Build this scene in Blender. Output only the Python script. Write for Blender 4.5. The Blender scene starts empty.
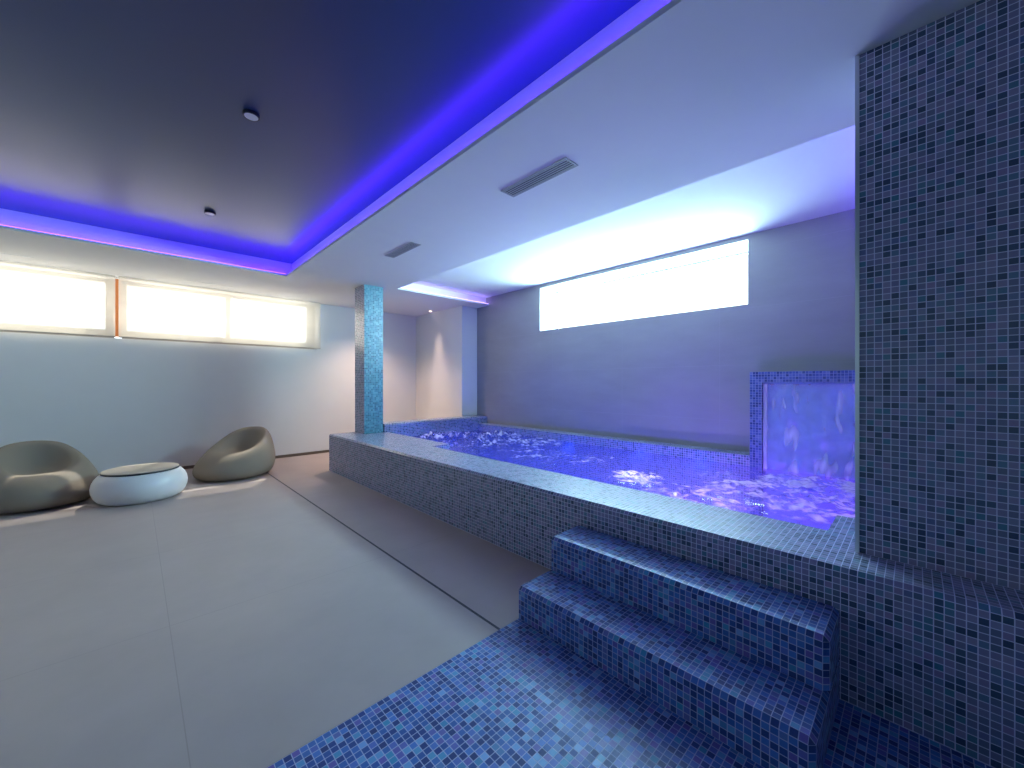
import bpy, bmesh, math, random
from mathutils import Vector, noise
random.seed(7)
S = bpy.context.scene
COL = S.collection
P = 0.025                      # mosaic pitch in metres

# ---------------------------------------------------------------- materials
def new_mat(name):
    m = bpy.data.materials.new(name); m.use_nodes = True
    nt = m.node_tree; nt.nodes.clear()
    out = nt.nodes.new('ShaderNodeOutputMaterial')
    return m, nt, nt.nodes, nt.links, out

def simple(name, col, rough=0.6, metal=0.0, spec=0.5, mottle=0.0, scale=6.0, bump=0.0, coat=0.0):
    m, nt, N, L, out = new_mat(name)
    b = N.new('ShaderNodeBsdfPrincipled')
    b.inputs['Base Color'].default_value = (*col, 1); b.inputs['Roughness'].default_value = rough
    b.inputs['Metallic'].default_value = metal; b.inputs['Specular IOR Level'].default_value = spec
    b.inputs['Coat Weight'].default_value = coat
    tc = N.new('ShaderNodeTexCoord')
    nz = N.new('ShaderNodeTexNoise'); nz.inputs['Scale'].default_value = scale; nz.inputs['Detail'].default_value = 5
    L.new(tc.outputs['Object'], nz.inputs['Vector'])
    if mottle:
        mr = N.new('ShaderNodeMapRange'); mr.inputs['To Min'].default_value = 1 - mottle; mr.inputs['To Max'].default_value = 1 + mottle
        L.new(nz.outputs['Fac'], mr.inputs['Value'])
        vm = N.new('ShaderNodeVectorMath'); vm.operation = 'SCALE'; vm.inputs[0].default_value = col
        L.new(mr.outputs[0], vm.inputs['Scale']); L.new(vm.outputs[0], b.inputs['Base Color'])
    if bump:
        bp = N.new('ShaderNodeBump'); bp.inputs['Strength'].default_value = bump; bp.inputs['Distance'].default_value = 0.01
        L.new(nz.outputs['Fac'], bp.inputs['Height']); L.new(bp.outputs[0], b.inputs['Normal'])
    L.new(b.outputs[0], out.inputs[0])
    return m

def emitter(name, col, strength):
    m, nt, N, L, out = new_mat(name)
    e = N.new('ShaderNodeEmission'); e.inputs[0].default_value = (*col, 1); e.inputs[1].default_value = strength
    L.new(e.outputs[0], out.inputs[0])
    return m

def mosaic(name, stops, grout, rough=0.22, jitter=0.05, gap=0.10, coat=0.3, spec=0.5):
    """square glass mosaic; UV is in metres"""
    m, nt, N, L, out = new_mat(name)
    uv = N.new('ShaderNodeUVMap'); uv.uv_map = 'UVMap'
    sc = N.new('ShaderNodeVectorMath'); sc.operation = 'SCALE'; sc.inputs['Scale'].default_value = 1 / P
    L.new(uv.outputs[0], sc.inputs[0])
    fl = N.new('ShaderNodeVectorMath'); fl.operation = 'FLOOR'; L.new(sc.outputs[0], fl.inputs[0])
    fr = N.new('ShaderNodeVectorMath'); fr.operation = 'FRACTION'; L.new(sc.outputs[0], fr.inputs[0])
    ad = N.new('ShaderNodeVectorMath'); ad.operation = 'ADD'; ad.inputs[1].default_value = (.5, .5, .5); L.new(fl.outputs[0], ad.inputs[0])
    wn = N.new('ShaderNodeTexWhiteNoise'); wn.noise_dimensions = '3D'; L.new(ad.outputs[0], wn.inputs['Vector'])
    rp = N.new('ShaderNodeValToRGB'); cr = rp.color_ramp
    cr.elements[0].position = stops[0][0]; cr.elements[0].color = (*stops[0][1], 1)
    cr.elements[1].position = stops[-1][0]; cr.elements[1].color = (*stops[-1][1], 1)
    for p, c in stops[1:-1]:
        e = cr.elements.new(p); e.color = (*c, 1)
    L.new(wn.outputs['Value'], rp.inputs[0])
    # distance to the edge of the tile
    sb = N.new('ShaderNodeVectorMath'); sb.operation = 'SUBTRACT'; sb.inputs[1].default_value = (.5, .5, .5); L.new(fr.outputs[0], sb.inputs[0])
    ab = N.new('ShaderNodeVectorMath'); ab.operation = 'ABSOLUTE'; L.new(sb.outputs[0], ab.inputs[0])
    sx = N.new('ShaderNodeSeparateXYZ'); L.new(ab.outputs[0], sx.inputs[0])
    mx = N.new('ShaderNodeMath'); mx.operation = 'MAXIMUM'; L.new(sx.outputs[0], mx.inputs[0]); L.new(sx.outputs[1], mx.inputs[1])
    mr = N.new('ShaderNodeMapRange'); mr.interpolation_type = 'SMOOTHSTEP'
    mr.inputs['From Min'].default_value = .5 - gap / 2 - .03; mr.inputs['From Max'].default_value = .5 - gap / 2 + .02
    L.new(mx.outputs[0], mr.inputs['Value'])
    mix = N.new('ShaderNodeMix'); mix.data_type = 'RGBA'
    L.new(mr.outputs[0], mix.inputs[0]); L.new(rp.outputs[0], mix.inputs[6]); mix.inputs[7].default_value = (*grout, 1)
    b = N.new('ShaderNodeBsdfPrincipled')
    L.new(mix.outputs[2], b.inputs['Base Color'])
    rr = N.new('ShaderNodeMapRange'); rr.inputs['To Min'].default_value = rough; rr.inputs['To Max'].default_value = .8
    L.new(mr.outputs[0], rr.inputs['Value']); L.new(rr.outputs[0], b.inputs['Roughness'])
    b.inputs['Specular IOR Level'].default_value = spec
    # every tile sits at a slightly different tilt
    js = N.new('ShaderNodeVectorMath'); js.operation = 'SUBTRACT'; js.inputs[1].default_value = (.5, .5, .5); L.new(wn.outputs['Color'], js.inputs[0])
    jm = N.new('ShaderNodeVectorMath'); jm.operation = 'SCALE'; jm.inputs['Scale'].default_value = jitter; L.new(js.outputs[0], jm.inputs[0])
    ge = N.new('ShaderNodeNewGeometry')
    na = N.new('ShaderNodeVectorMath'); na.operation = 'ADD'; L.new(ge.outputs['Normal'], na.inputs[0]); L.new(jm.outputs[0], na.inputs[1])
    nn = N.new('ShaderNodeVectorMath'); nn.operation = 'NORMALIZE'; L.new(na.outputs[0], nn.inputs[0])
    L.new(nn.outputs[0], b.inputs['Normal'])
    b.inputs['Coat Weight'].default_value = coat; b.inputs['Coat Roughness'].default_value = .15
    L.new(b.outputs[0], out.inputs[0])
    return m

M = {}
M['white_wall'] = simple('white_wall', (.70, .70, .70), .9, mottle=.02)
M['white_ceiling'] = simple('white_ceiling', (.72, .72, .72), .95, mottle=.02)
M['tray_ceiling'] = simple('tray_ceiling', (.016, .055, .17), .33, spec=.85, mottle=.06, scale=1.2)
M['dark_skirting'] = simple('dark_skirting', (.13, .10, .08), .7)
M['steel'] = simple('steel', (.62, .64, .66), .3, metal=1)
M['vent_grey'] = simple('vent_grey', (.33, .34, .37), .6)
M['vent_dark'] = simple('vent_dark', (.03, .03, .04), .9)
M['wood_frame'] = simple('wood_frame', (.50, .17, .05), .5, mottle=.2, scale=20)
M['grey_frame'] = simple('grey_frame', (.36, .33, .29), .5)
M['chair_plastic'] = simple('chair_plastic', (.25, .212, .17), .78, spec=.25, mottle=.03)
M['white_plastic'] = simple('white_plastic', (.80, .80, .80), .38, mottle=.01)
M['beige_top'] = simple('beige_top', (.48, .42, .34), .35, mottle=.06, scale=9)
M['dark_rim'] = simple('dark_rim', (.03, .035, .045), .5)
M['warm_lens'] = emitter('warm_lens', (1, .72, .5), 4.0)
M['led_violet'] = emitter('led_violet', (.075, .020, 1.0), 13.0)
M['led_lavender'] = emitter('led_lavender', (.36, .24, 1.0), 5.0)
M['lamp_violet'] = emitter('lamp_violet', (.50, .085, 1.0), 270.0)
M['lamp_blue'] = emitter('lamp_blue', (.03, .09, 1.0), 240.0)
M['lamp_white'] = emitter('lamp_white', (.75, .6, 1.0), 300.0)

grey_stops = [(0, (0.010, 0.035, 0.099)), (.18, (0.025, 0.070, 0.152)), (.24, (0.090, 0.125, 0.222)), (.5, (0.160, 0.170, 0.316)),
              (.68, (0.230, 0.230, 0.392)), (.78, (0.030, 0.170, 0.257)), (.88, (0.130, 0.180, 0.328)), (.95, (0.230, 0.190, 0.363)), (1, (0.050, 0.110, 0.269))]
M['mosaic_grey'] = mosaic('mosaic_grey', grey_stops, (.64, .68, .86), rough=.38, spec=.8)
blue_stops = [(0, (.02, .05, .19)), (.2, (.02, .06, .24)), (.45, (.035, .12, .40)), (.65, (.06, .19, .56)),
              (.8, (.13, .10, .40)), (.9, (.04, .27, .48)), (1, (.18, .36, .68))]
M['mosaic_blue'] = mosaic('mosaic_blue', blue_stops, (.40, .46, .66), rough=.45, jitter=.10, coat=.08, spec=.4)
teal_stops = [(0, (.02, .13, .20)), (.3, (.03, .20, .28)), (.6, (.06, .27, .35)), (.85, (.11, .34, .42)), (1, (.02, .11, .21))]
M['mosaic_teal'] = mosaic('mosaic_teal', teal_stops, (.20, .40, .46), rough=.34, spec=.9)
M['mosaic_basin'] = mosaic('mosaic_basin', [(0, (.08, .14, .42)), (.5, (.10, .17, .48)), (1, (.13, .20, .52))], (.18, .25, .55), rough=.3)

def tile_joints(name, col, jcol, sx, sy, ox, oy, axis=(0, 1), jw=.003, rough=.45, mottle=.06, scale=2.2, stretch=(1, 1, 1), half=False):
    """large format tiles: a thin joint grid in object coordinates"""
    m, nt, N, L, out = new_mat(name)
    tc = N.new('ShaderNodeTexCoord')
    sp = N.new('ShaderNodeSeparateXYZ'); L.new(tc.outputs['Object'], sp.inputs[0])
    masks = []
    for ax, s, o in ((axis[0], sx, ox), (axis[1], sy, oy)):
        a = N.new('ShaderNodeMath'); a.operation = 'SUBTRACT'; a.inputs[1].default_value = o - s * 50; L.new(sp.outputs[ax], a.inputs[0])
        md = N.new('ShaderNodeMath'); md.operation = 'MODULO'; md.inputs[1].default_value = s; L.new(a.outputs[0], md.inputs[0])
        c = N.new('ShaderNodeMath'); c.operation = 'LESS_THAN'; c.inputs[1].default_value = jw; L.new(md.outputs[0], c.inputs[0])
        masks.append(c)
    mx = N.new('ShaderNodeMath'); mx.operation = 'MAXIMUM'; L.new(masks[0].outputs[0], mx.inputs[0]); L.new(masks[1].outputs[0], mx.inputs[1])
    mp = N.new('ShaderNodeMapping'); mp.inputs['Scale'].default_value = stretch; L.new(tc.outputs['Object'], mp.inputs[0])
    nz = N.new('ShaderNodeTexNoise'); nz.inputs['Scale'].default_value = scale; nz.inputs['Detail'].default_value = 8; nz.inputs['Roughness'].default_value = .62
    L.new(mp.outputs[0], nz.inputs['Vector'])
    mr = N.new('ShaderNodeMapRange'); mr.inputs['From Min'].default_value = .3; mr.inputs['From Max'].default_value = .7
    mr.inputs['To Min'].default_value = 1 - mottle; mr.inputs['To Max'].default_value = 1 + mottle; L.new(nz.outputs['Fac'], mr.inputs['Value'])
    vm = N.new('ShaderNodeVectorMath'); vm.operation = 'SCALE'; vm.inputs[0].default_value = col; L.new(mr.outputs[0], vm.inputs['Scale'])
    mix = N.new('ShaderNodeMix'); mix.data_type = 'RGBA'; L.new(mx.outputs[0], mix.inputs[0]); L.new(vm.outputs[0], mix.inputs[6]); mix.inputs[7].default_value = (*jcol, 1)
    b = N.new('ShaderNodeBsdfPrincipled'); L.new(mix.outputs[2], b.inputs['Base Color']); b.inputs['Roughness'].default_value = rough
    L.new(b.outputs[0], out.inputs[0])
    return m
M['floor_tile'] = tile_joints('floor_tile', (.42, .355, .34), (.34, .285, .272), 1.2, 1.2, .13, 1.465, jw=.0035)
M['wall_tile'] = tile_joints('wall_tile', (.30, .29, .295), (.325, .315, .32), 1.2, .60, .30, 2.04 - 1.2, axis=(1, 2), jw=.004, rough=.42, mottle=.10, scale=1.6, stretch=(1, .5, 1.6))

def glass_mat():
    m, nt, N, L, out = new_mat('window_glass')
    t = N.new('ShaderNodeBsdfTransparent'); t.inputs[0].default_value = (.96, .98, .98, 1)
    g = N.new('ShaderNodeBsdfGlossy'); g.inputs['Roughness'].default_value = .05
    lw = N.new('ShaderNodeLayerWeight'); lw.inputs[0].default_value = .5
    f = N.new('ShaderNodeMath'); f.operation = 'POWER'; f.inputs[1].default_value = 5; L.new(lw.outputs['Facing'], f.inputs[0])
    mx = N.new('ShaderNodeMixShader'); L.new(f.outputs[0], mx.inputs[0]); L.new(t.outputs[0], mx.inputs[1]); L.new(g.outputs[0], mx.inputs[2])
    L.new(mx.outputs[0], out.inputs[0]); return m
M['glass'] = glass_mat()

def blind_mat():
    m, nt, N, L, out = new_mat('blind_fabric')
    d = N.new('ShaderNodeBsdfDiffuse'); d.inputs[0].default_value = (.62, .58, .52, 1)
    tl = N.new('ShaderNodeBsdfTranslucent'); tl.inputs[0].default_value = (.80, .74, .64, 1)
    tr = N.new('ShaderNodeBsdfTransparent'); tr.inputs[0].default_value = (1, .97, .92, 1)
    tc = N.new('ShaderNodeTexCoord'); wv = N.new('ShaderNodeTexNoise'); wv.inputs['Scale'].default_value = 2.0
    mp = N.new('ShaderNodeMapping'); mp.inputs['Scale'].default_value = (1, 1, 4)
    L.new(tc.outputs['Object'], mp.inputs[0]); L.new(mp.outputs[0], wv.inputs['Vector'])
    a = N.new('ShaderNodeMixShader'); a.inputs[0].default_value = .30; L.new(d.outputs[0], a.inputs[1]); L.new(tl.outputs[0], a.inputs[2])
    mr = N.new('ShaderNodeMapRange'); mr.inputs['To Min'].default_value = .22; mr.inputs['To Max'].default_value = .34; L.new(wv.outputs['Fac'], mr.inputs['Value'])
    b = N.new('ShaderNodeMixShader'); L.new(mr.outputs[0], b.inputs[0]); L.new(a.outputs[0], b.inputs[1]); L.new(tr.outputs[0], b.inputs[2])
    L.new(b.outputs[0], out.inputs[0]); return m
M['blind'] = blind_mat()

def water_mat():
    """clear, slightly milky water with foam from the mesh's own foam map"""
    m, nt, N, L, out = new_mat('pool_water')
    at = N.new('ShaderNodeAttribute'); at.attribute_name = 'foam'
    tr = N.new('ShaderNodeBsdfTransparent'); tr.inputs[0].default_value = (.55, .62, .98, 1)
    tl = N.new('ShaderNodeBsdfTranslucent'); wc = N.new('ShaderNodeMix'); wc.data_type = 'RGBA'
    wc.inputs[6].default_value = (.34, .36, .92, 1); wc.inputs[7].default_value = (.86, .86, .97, 1)
    L.new(at.outputs['Fac'], wc.inputs[0]); L.new(wc.outputs[2], tl.inputs[0])
    df = N.new('ShaderNodeBsdfDiffuse'); L.new(wc.outputs[2], df.inputs[0])
    gl = N.new('ShaderNodeBsdfGlossy'); gl.inputs['Roughness'].default_value = .08
    fo = N.new('ShaderNodeMixShader'); fo.inputs[0].default_value = .58; L.new(tl.outputs[0], fo.inputs[1]); L.new(df.outputs[0], fo.inputs[2])
    mr = N.new('ShaderNodeMapRange'); mr.inputs['To Min'].default_value = .15; mr.inputs['To Max'].default_value = .97; L.new(at.outputs['Fac'], mr.inputs['Value'])
    a = N.new('ShaderNodeMixShader'); L.new(mr.outputs[0], a.inputs[0]); L.new(tr.outputs[0], a.inputs[1]); L.new(fo.outputs[0], a.inputs[2])
    f = N.new('ShaderNodeFresnel'); f.inputs[0].default_value = 1.33
    b = N.new('ShaderNodeMixShader'); L.new(f.outputs[0], b.inputs[0]); L.new(a.outputs[0], b.inputs[1]); L.new(gl.outputs[0], b.inputs[2])
    L.new(b.outputs[0], out.inputs[0]); return m
M['water'] = water_mat()

def sheet_mat():
    m, nt, N, L, out = new_mat('falling_water')
    at = N.new('ShaderNodeAttribute'); at.attribute_name = 'foam'
    tr = N.new('ShaderNodeBsdfTransparent'); tr.inputs[0].default_value = (.9, .92, 1, 1)
    df = N.new('ShaderNodeBsdfDiffuse'); df.inputs[0].default_value = (.85, .88, .95, 1)
    gl = N.new('ShaderNodeBsdfGlossy'); gl.inputs['Roughness'].default_value = .28
    a = N.new('ShaderNodeMixShader'); L.new(at.outputs['Fac'], a.inputs[0]); L.new(tr.outputs[0], a.inputs[1]); L.new(df.outputs[0], a.inputs[2])
    f = N.new('ShaderNodeFresnel'); f.inputs[0].default_value = 1.5
    b = N.new('ShaderNodeMixShader'); L.new(f.outputs[0], b.inputs[0]); L.new(a.outputs[0], b.inputs[1]); L.new(gl.outputs[0], b.inputs[2])
    L.new(b.outputs[0], out.inputs[0]); return m
M['sheet'] = sheet_mat()

# ---------------------------------------------------------------- helpers
def link(name, bm, mat, parent=None, smooth=False):
    me = bpy.data.meshes.new(name)
    bmesh.ops.recalc_face_normals(bm, faces=bm.faces[:])
    if smooth:
        for f in bm.faces: f.smooth = True
    bm.to_mesh(me); bm.free()
    o = bpy.data.objects.new(name, me); COL.objects.link(o)
    me.materials.append(mat)
    if parent: o.parent = parent
    return o

def empty(name, loc, label, cat, group=None, rz=0):
    o = bpy.data.objects.new(name, None); COL.objects.link(o); o.location = loc; o.rotation_euler.z = rz
    o.empty_display_size = .1
    o['label'] = label; o['category'] = cat
    if group: o['group'] = group
    return o

def tag(o, label, cat=None, group=None, kind=None):
    o['label'] = label
    if cat: o['category'] = cat
    if group: o['group'] = group
    if kind: o['kind'] = kind
    return o

def struct(o, label=None):
    o['kind'] = 'structure'
    if label: o['label'] = label
    return o

def box(bm, x0, x1, y0, y1, z0, z1):
    r = bmesh.ops.create_cube(bm, size=1)
    for v in r['verts']:
        v.co = Vector((x0 + (v.co.x + .5) * (x1 - x0), y0 + (v.co.y + .5) * (y1 - y0), z0 + (v.co.z + .5) * (z1 - z0)))
    return r['verts']

def boxes(*bs):
    bm = bmesh.new()
    for b in bs: box(bm, *b)
    return bm

def cyl(bm, cx, cy, z0, z1, r0, r1, n=32):
    r = bmesh.ops.create_cone(bm, cap_ends=True, segments=n, radius1=r0, radius2=r1, depth=z1 - z0)
    for v in r['verts']: v.co += Vector((cx, cy, (z0 + z1) / 2))

def lathe(bm, prof, n=48, close_top=True):
    rings = []
    for r, z in prof:
        rings.append([bm.verts.new((r * math.cos(2 * math.pi * k / n), r * math.sin(2 * math.pi * k / n), z)) for k in range(n)])
    for a, b in zip(rings, rings[1:]):
        for k in range(n):
            bm.faces.new((a[k], a[(k + 1) % n], b[(k + 1) % n], b[k]))
    bm.faces.new(rings[0][::-1])
    if close_top: bm.faces.new(rings[-1])

def chamfer(bm, pred):
    """cut the edges that pred() picks so that exactly one row of tiles lies on the cut"""
    es = [e for e in bm.edges if pred((e.verts[0].co + e.verts[1].co) / 2, (e.verts[1].co - e.verts[0].co).normalized())]
    bmesh.ops.bevel(bm, geom=es, offset=P / math.sqrt(2), segments=1, profile=.5, affect='EDGES')

def mosaic_uv(bm, anchor=(0, 0, 0)):
    """UV in metres, tile rows aligned to the anchor; a chamfer carries exactly one row"""
    bm.normal_update()
    uv = bm.loops.layers.uv.new('UVMap')
    ax = anchor
    for f in bm.faces:
        n = f.normal; a = [abs(n.x), abs(n.y), abs(n.z)]
        big = [i for i in range(3) if a[i] > .3]
        if len(big) == 1:
            i = big[0]; js = [j for j in range(3) if j != i]
            for l in f.loops:
                c = l.vert.co
                l[uv].uv = (c[js[0]] - ax[js[0]] + 50 * P, c[js[1]] - ax[js[1]] + 50 * P)
        else:
            k = min(range(3), key=lambda i: a[i])          # the edge runs along k
            o = [j for j in range(3) if j != k]
            sg = -1 if n[o[0]] * n[o[1]] > 0 else 1
            t = [(l.vert.co[o[0]] * 1 + sg * l.vert.co[o[1]]) / math.sqrt(2) for l in f.loops]
            t0 = min(t)
            for l, tv in zip(f.loops, t):
                w = (tv - t0)
                l[uv].uv = (l.vert.co[k] - ax[k] + 50 * P, min(w, P * .999) + 80 * P)

def tiled(name, bm, mat, parent=None, anchor=(0, 0, 0)):
    bmesh.ops.recalc_face_normals(bm, faces=bm.faces[:])
    mosaic_uv(bm, anchor)
    return link(name, bm, mat, parent)

def prism_plan(pts, z0, z1):
    bm = bmesh.new()
    lo = [bm.verts.new((x, y, z0)) for x, y in pts]; hi = [bm.verts.new((x, y, z1)) for x, y in pts]
    bm.faces.new(lo[::-1]); bm.faces.new(hi)
    n = len(pts)
    for i in range(n): bm.faces.new((lo[i], lo[(i + 1) % n], hi[(i + 1) % n], hi[i]))
    return bm

# ---------------------------------------------------------------- key measures
XF = 2.005            # front of the pool wall
ZL = .52              # ledge height
ZW = .41              # water level
XB = 4.65             # pool back wall
YW = 7.37             # window wall
ZC = 2.66             # lower ceiling
XL, YN = -3.3, -2.3   # unseen left wall / wall behind the camera
YE = 5.83             # far end of the pool block

# ---------------------------------------------------------------- the setting
struct(link('floor', boxes((XL, XF, 1.465, YW, -.1, 0), (XF, 4.30, YE, YW, -.1, 0)), M['floor_tile']), 'large pale beige floor tiles with thin joints')
bm = boxes((XL, XF, YN, 1.465, -.1, 0))
struct(tiled('floor_mosaic', bm, M['mosaic_blue'], anchor=(XF, 1.465, 0)), 'blue glass mosaic floor in front of the steps')
struct(link('trim_1', boxes((1.325, 1.338, 1.465, YW - .02, -.02, .0012)), M['dark_rim']), 'dark narrow drain joint running along the floor beside the pool')

# window wall
WZ0, WZ1 = 1.845, 2.64
struct(link('wall_back', boxes((XL, 4.30, YW, YW + .2, -.1, WZ0), (XL, 4.30, YW, YW + .2, WZ1, 2.95),
                               (2.335, 4.30, YW, YW + .2, WZ0, WZ1), (XL, -3.0, YW, YW + .2, WZ0, WZ1)), M['white_wall']))
struct(link('wall_alcove', boxes((4.30, XB + .45, 5.75, YW + .2, -.1, 2.95)), M['white_wall']))
WY0, WY1, PZ0, PZ1 = 1.225, 4.16, 2.08, 2.762
struct(link('wall_right', boxes((XB, XB + .45, YN, 5.75, -.6, PZ0), (XB, XB + .45, YN, 5.75, PZ1, 2.95),
                                (XB, XB + .45, YN, WY0, PZ0, PZ1), (XB, XB + .45, WY1, 5.75, PZ0, PZ1)), M['wall_tile']))
struct(link('wall_left', boxes((XL - .15, XL, YN, YW + .2, -.1, 2.95)), M['white_wall']))
struct(link('wall_front', boxes((XL - .15, XB + .45, YN - .15, YN, -.6, 2.95)), M['white_wall']))
struct(link('baseboard_back', boxes((XL, 4.30, YW - .012, YW - .0005, 0.0005, .045)), M['dark_skirting']))
struct(link('baseboard_alcove', boxes((4.288, 4.2995, 5.85, YW - .013, 0.0005, .045)), M['dark_skirting']))

# ceilings: a lower soffit with two recesses, each with a light trough
MX0, MX1, MY0, MY1 = -2.6, 1.452, -1.6, 5.79
QX0, QX1, QY0, QY1 = 2.83, XB, .14, 5.40
T = .085
def slab(z0, z1, t, q):
    return [(XL, MX0 - t, YN, YW, z0, z1), (MX0 - t, MX1 + t, MY1 + t, YW, z0, z1), (MX0 - t, MX1 + t, YN, MY0 - t, z0, z1),
            (MX1 + t, QX0, YN, YW, z0, z1), (QX0, XB, QY1 + q, 5.75, z0, z1), (QX0, 4.30, 5.75, YW, z0, z1), (QX0, XB, YN, QY0 - q, z0, z1)]
cl = slab(ZC, ZC + .028, 0, 0) + slab(ZC + .028, 2.95, T, T)
struct(link('ceiling', boxes(*cl), M['white_ceiling']))
struct(link('ceiling_tray', boxes((MX0 - T, MX1 + T, MY0 - T, MY1 + T, 2.865, 2.95)), M['tray_ceiling']), 'recessed darker ceiling field framed by violet light')
struct(link('ceiling_pool', boxes((QX0, XB, QY0 - T, QY1 + T, 2.815, 2.95)), M['white_ceiling']), 'recessed white ceiling over the pool')

# LED strips lying in the troughs
def led(x0, x1, y0, y1, mat, label, group):
    return tag(link('led_strip', boxes((x0, x1, y0, y1, ZC + .0285, ZC + .038)), M[mat]), label, 'light strip', group)
g = 'violet light strips round the recessed ceiling'
led(MX0, MX1, MY1 + .014, MY1 + .062, 'led_violet', 'violet light strip in the ceiling trough along the blinds', g)
led(MX1 + .014, MX1 + .062, MY0, MY1, 'led_violet', 'violet light strip in the ceiling trough between seating area and pool', g)
led(QX0 + .01, XB - .01, QY1 + .014, QY1 + .05, 'led_lavender', 'lavender light strip at the far end of the pool recess', None)
led(QX0 + .01, XB - .01, QY0 - .06, QY0 - .014, 'led_violet', 'violet light strip at the pool recess end behind the big tiled column', None)

# ---------------------------------------------------------------- windows
def window_frame_bars(n, x0, x1, ym, mat):
    pass
def win(name, x0, x1, splits, y0, y1, z0, z1, matf, fw, rail):
    fr = [(x0, x1, y0, y1, z0, z0 + rail), (x0, x1, y0, y1, z1 - .05, z1), (x0, x0 + fw[0], y0, y1, z0 + rail, z1 - .05), (x1 - fw[1], x1, y0, y1, z0 + rail, z1 - .05)]
    for s in splits: fr.append((s - .033, s + .033, y0, y1, z0 + rail, z1 - .05))
    root = link(name, boxes(*fr), M[matf]); struct(root)
    gl = link('pane', boxes((x0 + fw[0], x1 - fw[1], (y0 + y1) / 2 - .004, (y0 + y1) / 2 + .004, z0 + rail, z1 - .05)), M['glass'], root)
    return root
win('window_1', -3.0, -.19, [-1.6], YW + .155, YW + .20, WZ0, WZ1, 'grey_frame', (.08, .085), .12)
win('window_2', -.12, 2.335, [1.063], YW + .155, YW + .20, WZ0, WZ1, 'grey_frame', (.05, .135), .12)
struct(link('trim_2', boxes((-.19, -.12, YW + .05, YW + .20, WZ0 + .03, WZ1)), M['wood_frame']), 'orange brown wooden post between the two blinds')
# pool window, deep reveal
b = boxes((XB + .43, XB + .45, WY0, WY1, PZ0, PZ0 + .02), (XB + .43, XB + .45, WY0, WY1, PZ1 - .02, PZ1), (XB + .43, XB + .45, WY0, WY0 + .02, PZ0 + .02, PZ1 - .02), (XB + .43, XB + .45, WY1 - .02, WY1, PZ0 + .02, PZ1 - .02))
w3 = struct(link('window_3', b, M['white_plastic']))
link('pane', boxes((XB + .436, XB + .444, WY0 + .02, WY1 - .02, PZ0 + .02, PZ1 - .02)), M['glass'], w3)

def blind(x0, x1, label):
    r = empty('roller_blind', ((x0 + x1) / 2, YW - .085, 1.847), label, 'blind', 'sheer roller blinds on the window wall')
    w = (x1 - x0) / 2; h = ZC - .004 - 1.847
    bm = bmesh.new()
    nx = 24
    vs = [[bm.verts.new((-w + 2 * w * i / nx, .0015 * math.sin(i * 1.7), z)) for z in (.01, h * .5, h)] for i in range(nx + 1)]
    for i in range(nx):
        for j in range(2): bm.faces.new((vs[i][j], vs[i + 1][j], vs[i + 1][j + 1], vs[i][j + 1]))
    f = link('fabric', bm, M['blind'], r)
    bm = boxes((-w, w, -.006, .006, 0, .016)); bmesh.ops.bevel(bm, geom=bm.edges[:], offset=.003, segments=2, affect='EDGES')
    link('bottom_bar', bm, M['grey_frame'], r)
    bm = bmesh.new(); c = bmesh.ops.create_cone(bm, cap_ends=True, segments=20, radius1=.014, radius2=.014, depth=2 * w)
    for v in c['verts']: v.co = Vector((v.co.z, v.co.y + .03, v.co.x + h - .016))
    link('roller_tube', bm, M['white_plastic'], r)
    return r
blind(-2.98, -.176, 'sheer beige roller blind left of the orange wooden window post')
blind(-.146, 2.36, 'wider lit roller blind right of the orange wooden window post')

# ---------------------------------------------------------------- pool
pool = empty('whirlpool', (XF, 3.0, 0), 'raised whirlpool clad in grey-blue glass mosaic with a wide tiled ledge', 'pool')
pool.matrix_world  # identity parenting: the parts keep world coordinates relative to the base
def in_pool(o):
    o.data.transform(__import__('mathutils').Matrix.Translation(-pool.location)); o.parent = pool; return o
bm = prism_plan([(XF, YN + .01), (XF, YE), (2.66, YE), (2.66, 5.46), (2.716, 5.46), (2.716, 3.87), (2.47, 3.87), (2.47, .30), (2.79, .30), (2.79, YN + .01)], -.5, ZL)
bmesh.ops.recalc_face_normals(bm, faces=bm.faces[:])
chamfer(bm, lambda c, d: abs(c.x - XF) < 1e-4 and abs(c.z - ZL) < 1e-4)
cz = ZL - P / math.sqrt(2); cx = XF + P / math.sqrt(2)
in_pool(tiled('front_wall', bm, M['mosaic_grey'], anchor=(cx, YE, cz)))
bm = boxes((2.6605, XB - .001, 5.46, 5.749, -.5, .645))
chamfer(bm, lambda c, d: abs(c.z - .645) < 1e-4 and abs(c.y - 5.46) < 1e-4)
in_pool(tiled('end_parapet', bm, M['mosaic_grey'], anchor=(XF, 5.46, ZL)))
bm = boxes((4.437, XB - .001, 1.1505, 5.459, -.5, ZL), (4.437, XB - .001, YN + .02, -.6205, -.5, ZL))
in_pool(tiled('back_ledge', bm, M['mosaic_grey'], anchor=(4.437, 5.46, ZL)))
bm = boxes((2.47, 4.437, YN + .02, 5.46, -.5, -.42))
in_pool(tiled('basin_floor', bm, M['mosaic_basin'], anchor=(0, 0, 0)))

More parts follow.
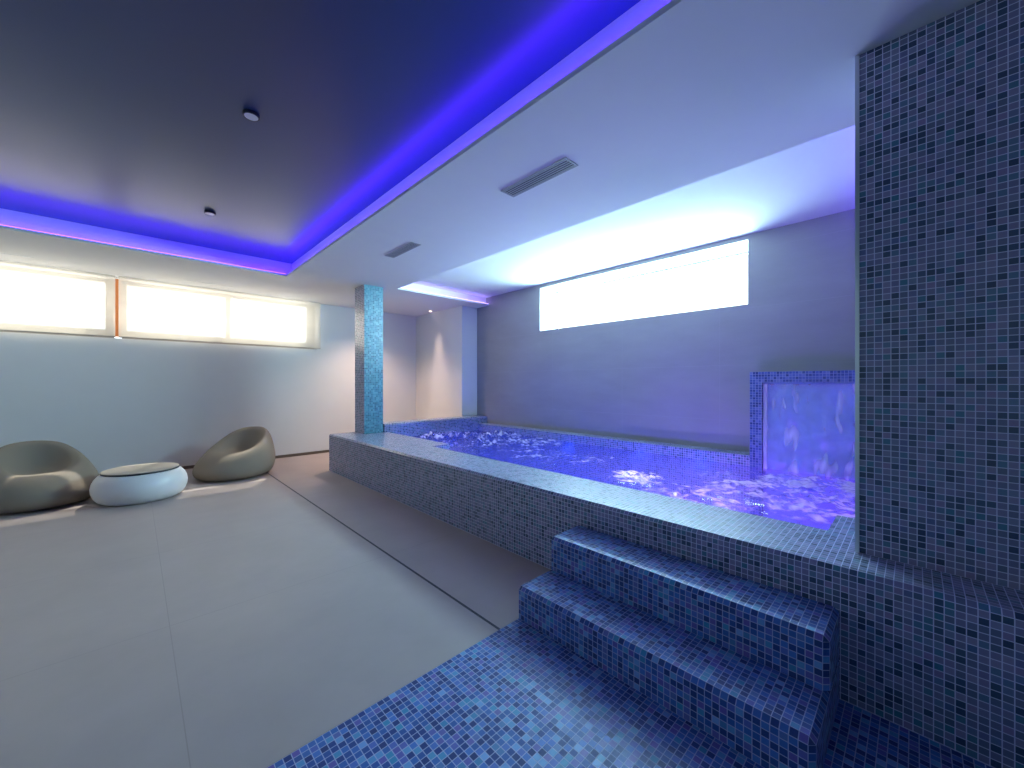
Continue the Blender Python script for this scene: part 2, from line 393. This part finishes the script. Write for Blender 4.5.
# entry steps: two treads
steps = empty('pool_steps', (XF, .84, 0), 'two blue mosaic steps leading up to the whirlpool ledge', 'steps')
def step(x0, z0, z1, y0, y1):
    bm = boxes((x0 - XF, -.0005, y0 - .84, y1 - .84, z0 + .0002, z1))
    X0, Y0, Z1 = x0 - XF, y0 - .84, z1
    chamfer(bm, lambda c, d: (abs(c.x - X0) < 1e-4 and abs(c.z - Z1) < 1e-4) or (abs(c.y - Y0) < 1e-4 and abs(c.z - Z1) < 1e-4) or (abs(c.y - Y0) < 1e-4 and abs(c.x - X0) < 1e-4))
    q = P / math.sqrt(2)
    return tiled('step', bm, M['mosaic_blue'], steps, anchor=(X0 + q, Y0 + q, Z1 - q))
step(1.47, 0, .168, .208, 1.465)
step(1.738, .168, .358, .208, 1.465)

# underwater lamps
def lamp(loc, nrm, mat, label):
    r = empty('underwater_lamp', loc, label, 'pool light', 'round lamps in the pool')
    bm = bmesh.new(); cyl(bm, 0, 0, -.004, .012, .095, .088)
    ring = link('trim_ring', bm, M['steel'], r)
    bm = bmesh.new(); cyl(bm, 0, 0, .0125, .018, .075, .07)
    link('lens', bm, M[mat], r)
    r.rotation_mode = 'QUATERNION'; r.rotation_quaternion = Vector((0, 0, 1)).rotation_difference(Vector(nrm))
    return r
lamp((2.72, 4.75, -.02), (1, 0, 0), 'lamp_blue', 'blue underwater lamp in the platform at the foaming end of the pool')
lamp((2.474, 3.35, -.02), (1, 0, 0), 'lamp_blue', 'blue underwater lamp in the near pool wall toward the turquoise column')
lamp((2.474, 2.35, -.02), (1, 0, 0), 'lamp_blue', 'blue underwater lamp in the near pool wall below the long window')
lamp((2.474, 1.1, -.02), (1, 0, 0), 'lamp_violet', 'violet underwater lamp in the near pool wall behind the steps')
lamp((2.794, -.2, -.02), (1, 0, 0), 'lamp_violet', 'violet underwater lamp in the pool wall below the big mosaic column')
lamp((3.25, 1.78, -.41), (0, 0, 1), 'lamp_white', 'bright white lamp in the pool floor under the bubbles')

# water surface
def fbm(x, y, z, o=4, h=.9): return noise.fractal(Vector((x, y, z)), h, 2.0, o)
def water():
    bm = bmesh.new(); st = .0125
    x0, x1, y0, y1 = 2.472, 4.471, -1.0, 5.459
    nx = int((x1 - x0) / st); ny = int((y1 - y0) / st)
    vs = {}; foam = {}
    def ok(x, y): return not ((x < 2.718 and y > 3.868) or (x < 2.792 and y < .302))
    jets = [(3.45, 5.05, .50, .085, 1.0), (4.0, 4.55, .42, .075, .95), (3.0, 4.5, .4, .03, .5), (4.05, 3.85, .62, .022, .85), (3.45, 4.1, .5, .02, .7),
            (3.22, 1.72, .26, .035, 1.0), (3.60, .75, .60, .014, .95), (3.45, .20, .6, .012, .9), (4.1, .45, .50, .014, .9), (3.0, 1.05, .5, .010, .7), (3.5, 2.6, .6, .008, .40), (3.3, 3.2, .6, .010, .45)]
    for j in range(ny + 1):
        for i in range(nx + 1):
            x = x0 + (x1 - x0) * i / nx; y = y0 + (y1 - y0) * j / ny
            wx = x + .10 * noise.noise(Vector((x * 3, y * 3, 5))) ; wy = y + .10 * noise.noise(Vector((x * 3, y * 3, 9)))
            amp = 0; fj = 0
            for jx, jy, r, a, s in jets:
                d = math.hypot(wx - jx, wy - jy) / r
                e = math.exp(-d * d * 1.2); amp += a * e; fj = max(fj, s * math.exp(-d * d * 1.1))
            z = .010 * noise.noise(Vector((wx * 5, wy * 5, 1))) + .006 * noise.noise(Vector((wx * 13, wy * 13, 2))) + .0025 * noise.noise(Vector((wx * 27, wy * 27, 12)))
            z += amp * (abs(noise.noise(Vector((x * 9, y * 9, 3)))) * 1.5 + max(0, noise.noise(Vector((x * 22, y * 22, 7)))) * .9 + .12)
            # swirling foam veins: thin ridges of warped noise, dense near the jets
            q = fbm(wx * 2.2, wy * 2.2, 4, 5); r1 = 1 - min(1, abs(q) * 5.0)
            q2 = fbm(wx * 5.5 + q, wy * 5.5, 8, 4); r2 = 1 - min(1, abs(q2) * 3.0)
            f = fj * (.40 + .75 * fbm(wx * 3.2 + 3, wy * 5.0, 6, 5) + 1.0 * fbm(wx * 15 + 2 * q, wy * 7, 16, 4)) + .60 * max(0, r1) ** 2 * (.12 + 1.0 * fj) + .25 * max(0, 1 - abs(fbm(wx * 13 + 2 * q, wy * 8 + q2, 21, 3)) * 4) ** 2 * (.05 + fj) + .40 * max(0, r2) ** 2 * (.06 + 1.2 * fj) - .06
            speck = max(0, noise.noise(Vector((x * 30, y * 30, 11))) - .25) * fj * 1.3
            foam[(i, j)] = (lambda t: t * t * (3 - 2 * t))(max(0, min(1, (f + speck - .08) / .80)))
            edge = min(1, (x - x0) / .05, (x1 - x) / .05, (y1 - y) / .05)
            vs[(i, j)] = bm.verts.new((x, y, ZW + z * max(0.15, edge)))
    bm.verts.index_update()
    order = list(vs.keys())
    for j in range(ny):
        for i in range(nx):
            x = x0 + (x1 - x0) * (i + .5) / nx; y = y0 + (y1 - y0) * (j + .5) / ny
            if ok(x, y): bm.faces.new((vs[(i, j)], vs[(i + 1, j)], vs[(i + 1, j + 1)], vs[(i, j + 1)]))
    for f in bm.faces: f.smooth = True
    me = bpy.data.meshes.new('pool_water'); bm.to_mesh(me); bm.free()
    at = me.attributes.new('foam', 'FLOAT', 'POINT')
    at.data.foreach_set('value', [foam[k] for k in order])
    # drop loose vertices
    b2 = bmesh.new(); b2.from_mesh(me); bmesh.ops.delete(b2, geom=[v for v in b2.verts if not v.link_faces], context='VERTS'); b2.to_mesh(me); b2.free()
    me.materials.append(M['water'])
    o = bpy.data.objects.new('pool_water', me); COL.objects.link(o)
    tag(o, 'bubbling blue and violet water with white foam filling the whirlpool', 'water', kind='stuff')
water()

# waterfall surround on the back wall
FX, FY1, FZ1 = 4.437, 1.15, 1.36
fy0 = -.62; pw = .105
wf = empty('waterfall_surround', (FX, .27, ZL), 'blue mosaic surround framing the waterfall against the tiled back wall', 'waterfall surround')
def in_wf(o):
    o.data.transform(__import__('mathutils').Matrix.Translation(-wf.location)); o.parent = wf; return o
M['mosaic_frame'] = mosaic('mosaic_frame', [(0, (.02, .05, .16)), (.4, (.05, .10, .28)), (.8, (.10, .16, .38)), (1, (.16, .22, .42))], (.34, .38, .52), rough=.25)
bm = prism_plan([(fy0, 0), (FY1, 0), (FY1, FZ1), (fy0, FZ1)], 0, 1); bm.free()
bm = boxes((FX - .012, XB - .001, FY1 - pw, FY1, -.5, FZ1 - pw), (FX - .012, XB - .001, fy0, fy0 + pw, -.5, FZ1 - pw), (FX - .012, XB - .001, fy0, FY1, FZ1 - pw, FZ1))
in_wf(tiled('tiled_frame', bm, M['mosaic_frame'], anchor=(FX, FY1, FZ1)))
bm = boxes((FX + .035, FX + .09, fy0 + pw, FY1 - pw, -.5, FZ1 - pw))
M['fall_panel'] = simple('fall_panel', (.30, .46, .66), .45, mottle=.35, scale=14, bump=.3)
o = in_wf(link('back_panel', bm, M['fall_panel']))
# the sheet of falling water
bm = bmesh.new(); ny, nz = 110, 70; fo = []
ya, yb, za, zb = fy0 + pw + .004, FY1 - pw - .004, ZW - .02, FZ1 - pw - .012
grid = []
for j in range(nz + 1):
    row = []
    for i in range(ny + 1):
        y = ya + (yb - ya) * i / ny; z = za + (zb - za) * j / nz
        t = 1 - j / nz
        sl = y + .10 * t * noise.noise(Vector((y * 3, z * 2, 1)))
        q = noise.noise(Vector((sl * 16, z * 3.2, 2))) + .5 * noise.noise(Vector((sl * 34, z * 7, 5)))
        msk = noise.noise(Vector((y * 4, z * 4, 8)))
        fv = .10 + max(0, q - .16) * 2.4 * max(0, msk + .35) + max(0, .06 - t) * 2
        if i > ny - 3: fv += .45
        fo.append(min(1, fv))
        row.append(bm.verts.new((FX + .012 - .012 * t + .012 * q + .010 * noise.noise(Vector((y * 9, z * 6, 3))), y, z)))
    grid.append(row)
for j in range(nz):
    for i in range(ny): bm.faces.new((grid[j][i], grid[j][i + 1], grid[j + 1][i + 1], grid[j + 1][i]))
o = link('falling_water', bm, M['sheet'], smooth=True)
at = o.data.attributes.new('foam', 'FLOAT', 'POINT'); at.data.foreach_set('value', fo)
tag(o, 'thin rippling sheet of water falling inside the blue mosaic surround', 'waterfall', kind='stuff')

# ---------------------------------------------------------------- columns
bm = boxes((2.24, 2.66, -1.5, .172, ZL + .0003, ZC - .0003))
c1 = tiled('column', bm, M['mosaic_grey'], anchor=(2.24, .172 - .003, ZL))
struct(c1, 'massive grey-blue mosaic column standing on the near pool ledge')
link('corner_trim', boxes((2.234, 2.246, .166, .180, ZL + .0005, ZC - .0005)), M['steel'], c1)
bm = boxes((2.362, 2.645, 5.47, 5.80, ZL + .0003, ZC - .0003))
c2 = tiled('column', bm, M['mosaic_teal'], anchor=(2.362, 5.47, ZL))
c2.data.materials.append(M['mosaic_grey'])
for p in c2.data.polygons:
    if p.normal.x < -.5: p.material_index = 1  # paler grey on the room-side face paints in the window's reflection
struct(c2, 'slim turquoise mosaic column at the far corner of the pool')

# ---------------------------------------------------------------- ceiling fittings
def vent(x0, x1, y0, y1, label):
    r = empty('ceiling_vent', ((x0 + x1) / 2, (y0 + y1) / 2, ZC), label, 'vent', 'slotted vents in the lower ceiling')
    w, l = (x1 - x0) / 2, (y1 - y0) / 2; t = .012
    link('frame', boxes((-w, -w + t, -l, l, -.005, -.0005), (w - t, w, -l, l, -.005, -.0005), (-w + t, w - t, -l, -l + t, -.005, -.0005), (-w + t, w - t, l - t, l, -.005, -.0005)), M['vent_grey'], r)
    link('backing', boxes((-w + t, w - t, -l + t, l - t, -.0015, -.0006)), M['vent_dark'], r)
    n = 5
    for k in range(n):
        cx = -w + t + (2 * w - 2 * t) * (k + .5) / n
        bm = boxes((cx - .005, cx + .005, -l + t, l - t, -.0048, -.0018))
        link('slat', bm, M['vent_grey'], r)
    return r
vent(1.935, 2.065, 1.515, 2.115, 'nearer slotted grey vent in the ceiling strip beside the pool recess')
vent(1.99, 2.10, 3.50, 4.08, 'farther slotted grey vent in the ceiling strip toward the turquoise column')
def slot(x0, x1, y, label):
    r = empty('slot_vent', ((x0 + x1) / 2, y, ZC), label, 'vent', 'thin air slots above the blinds')
    w = (x1 - x0) / 2
    link('frame', boxes((-w, w, -.022, -.010, -.003, -.0005), (-w, w, .010, .022, -.003, -.0005)), M['white_plastic'], r)
    link('slot_opening', boxes((-w, w, -.010, .010, -.0015, -.0006)), M['vent_grey'], r)
slot(-1.45, -.81, 6.89, 'thin air slot in the ceiling above the left blind')
slot(.50, 1.04, 6.95, 'thin air slot in the ceiling above the right blind')

def downlight(x, y, z, mat, label, group):
    r = empty('downlight', (x, y, z), label, 'ceiling light', group)
    if mat == 'off':           # short unlit can: dark collar, pale inside
        bm = bmesh.new(); lathe(bm, [(.043, -.0005), (.043, -.018), (.041, -.020), (.037, -.020), (.036, -.019)], 32, close_top=False)
        link('collar', bm, M['dark_rim'], r)
        bm = bmesh.new(); lathe(bm, [(.0358, -.0195), (.035, -.010), (.030, -.003)], 32, close_top=True)
        link('reflector', bm, M['white_plastic'], r)
        bm = bmesh.new(); lathe(bm, [(.022, -.0032), (.022, -.006), (.016, -.008), (.004, -.0085)], 24)
        link('lens', bm, M['vent_dark'], r, smooth=True)
        return r
    bm = bmesh.new()
    lathe(bm, [(.044, -.0005), (.044, -.004), (.040, -.006), (.034, -.006), (.030, -.003)], 32, close_top=True)
    link('bezel', bm, M['white_plastic'], r, smooth=False)
    bm = bmesh.new(); lathe(bm, [(.026, -.0032), (.026, -.010), (.016, -.014), (.004, -.015)], 24)
    link('lens', bm, M[mat], r, smooth=True)
    return r
g = 'small downlights in the recessed ceiling'
downlight(.505, 2.77, 2.865, 'off', 'small round downlight in the dark recessed ceiling nearest the camera', g)
downlight(.515, 4.63, 2.865, 'off', 'tiny round downlight in the recessed ceiling close to the blinds', g)
downlight(4.17, 6.60, ZC, 'warm_lens', 'small warm downlight in the alcove ceiling behind the turquoise column', None)
for px, py, en, sz in ((4.13, 6.50, 70, 42), (3.10, 6.55, 170, 120)):  # second, wider spot is an added warm fill, unseen behind the column
    ld = bpy.data.lights.new('alcove_spot', 'SPOT'); ld.energy = en; ld.color = (1, .70, .50); ld.spot_size = math.radians(sz); ld.spot_blend = 1.0; ld.shadow_soft_size = .07
    lo = bpy.data.objects.new('alcove_spot', ld); COL.objects.link(lo); lo.location = (px, py, ZC - .02)
downlight(3.10, 6.55, ZC, 'warm_lens', 'added warm fill downlight in the alcove ceiling, unseen behind the turquoise column', None)

# ---------------------------------------------------------------- furniture
def smooth(t): t = max(0, min(1, t)); return t * t * (3 - 2 * t)
def chair(name, loc, rz, label, sc=1.0):
    """low moulded lounge chair like a hollowed pebble; +X is the front"""
    bm = bmesh.new(); n = 56
    outer = [(0, .345), (.03, .385), (.09, .425), (.20, .452), (.34, .460), (.48, .452), (.62, .430), (.76, .405), (.88, .372), (.95, .345), (.99, .315)]
    rings = []
    def rim(c):  # height of the rim round the chair, c = cos of the angle from the front
        b = (1 - c) / 2
        return .33 + .29 * (.45 * b + .55 * smooth(b)) ** 1.25
    def ring(fn):
        rings.append([bm.verts.new(fn(2 * math.pi * k / n)) for k in range(n)])
    for t, r in outer:
        def f(a, t=t, r=r):
            c, s = math.cos(a), math.sin(a)
            H = rim(c); sx = 1.04; sy = .98
            rr = r * (1 + .03 * c)
            return (rr * c * sx - .075 * t * t, rr * s * sy, t * H)
        ring(f)
    inner = [(1.0, .28, 1.0), (.985, .25, .965), (.94, .225, .87), (.86, .205, .68), (.72, .175, .42), (.5, .14, .17), (.3, .08, .05), (.12, .03, 0)]
    for q, r, w in inner:
        def f(a, q=q, r=r, w=w):
            c, s = math.cos(a), math.sin(a)
            H = rim(c); seat = .29
            return (r * c * 1.05 - .085 + .02 * (1 - w), r * s * 1.05, seat + (H - seat) * w + (.0 if q < 1 else .004))
        ring(f)
    for a, b in zip(rings, rings[1:]):
        for k in range(n): bm.faces.new((a[k], a[(k + 1) % n], b[(k + 1) % n], b[k]))
    bm.faces.new(rings[0][::-1]); bm.faces.new(rings[-1])
    o = link(name, bm, M['chair_plastic'], smooth=True)
    sm = o.modifiers.new('s', 'SUBSURF'); sm.levels = sm.render_levels = 1
    o.location = loc; o.rotation_euler.z = rz; o.scale = (sc, sc, sc)
    tag(o, label, 'lounge chair', 'pebble lounge chairs')
    return o
chair('lounge_chair', (1.0, 6.42, 0), math.radians(222), 'taupe moulded lounge chair right of the round white table', 1.0)
chair('lounge_chair', (-.71, 6.34, 0), math.radians(-74), 'taupe moulded lounge chair left of the round table, cut by the photo edge', 1.0)

t = empty('side_table', (.06, 5.87, 0), 'low round white table with a flat beige top between two chairs', 'table')
bm = bmesh.new()
lathe(bm, [(.265, 0), (.295, .004), (.325, .025), (.35, .06), (.366, .105), (.37, .15), (.362, .195), (.345, .235), (.322, .265), (.300, .282), (.293, .284)], 64)
link('body', bm, M['white_plastic'], t, smooth=True)
bm = bmesh.new(); lathe(bm, [(.292, .2842), (.300, .286), (.300, .298), (.297, .2995)], 64)
o = link('rim', bm, M['dark_rim'], t); o['label'] = 'dark edge under the top'
bm = bmesh.new(); lathe(bm, [(.297, .2997), (.297, .304), (.292, .3065)], 64)
o = link('tabletop', bm, M['beige_top'], t); o['label'] = 'flat beige tabletop'

t.scale = (1.05, 1.05, 1.05)

# ---------------------------------------------------------------- light
def area(name, loc, rot, sx, sy, energy, col):
    d = bpy.data.lights.new(name, 'AREA'); d.shape = 'RECTANGLE'; d.size = sx; d.size_y = sy; d.energy = energy; d.color = col
    o = bpy.data.objects.new(name, d); COL.objects.link(o); o.location = loc; o.rotation_euler = rot; return o
R = math.radians
# daylight outside the windows
area('daylight_garden', (-.33, YW + .42, 2.24), (R(-90), 0, 0), 5.6, 1.0, 82, (1.0, .89, .77))
area('daylight_pool', (XB + .62, (WY0 + WY1) / 2, 2.43), (0, R(90), 0), .9, 3.3, 345, (.54, .88, 1.0))
sun = bpy.data.lights.new('sun', 'SUN'); sun.energy = 4.2; sun.angle = R(.8); sun.color = (1, .92, .80)
so = bpy.data.objects.new('sun', sun); COL.objects.link(so)
so.rotation_euler = Vector((-.83, -1.45, -1.83)).to_track_quat('-Z', 'Y').to_euler()
w = bpy.data.worlds.new('world'); S.world = w; w.use_nodes = True
w.node_tree.nodes['Background'].inputs[0].default_value = (.85, .95, 1, 1); w.node_tree.nodes['Background'].inputs[1].default_value = 2.0

# ---------------------------------------------------------------- camera and view
cam = bpy.data.cameras.new('camera'); cam.sensor_fit = 'HORIZONTAL'; cam.sensor_width = 36; cam.lens = 390.3 / 1024 * 36
cam.shift_y = -1 / 1024; cam.clip_start = .02
co = bpy.data.objects.new('camera', cam); COL.objects.link(co); co.location = (0, 0, 1.25)
a = math.atan(378 / 390.3)
co.rotation_euler = (R(90), 0, -a)
S.camera = co
S.view_settings.view_transform = 'Standard'; S.view_settings.look = 'None'; S.view_settings.gamma = 1; S.view_settings.exposure = .5
S.view_settings.use_curve_mapping = False
S.cycles.use_denoising = True
S.cycles.max_bounces = 10; S.cycles.diffuse_bounces = 6; S.cycles.transparent_max_bounces = 16
S.cycles.sample_clamp_indirect = 6
S.cycles.caustics_reflective = False; S.cycles.caustics_refractive = False
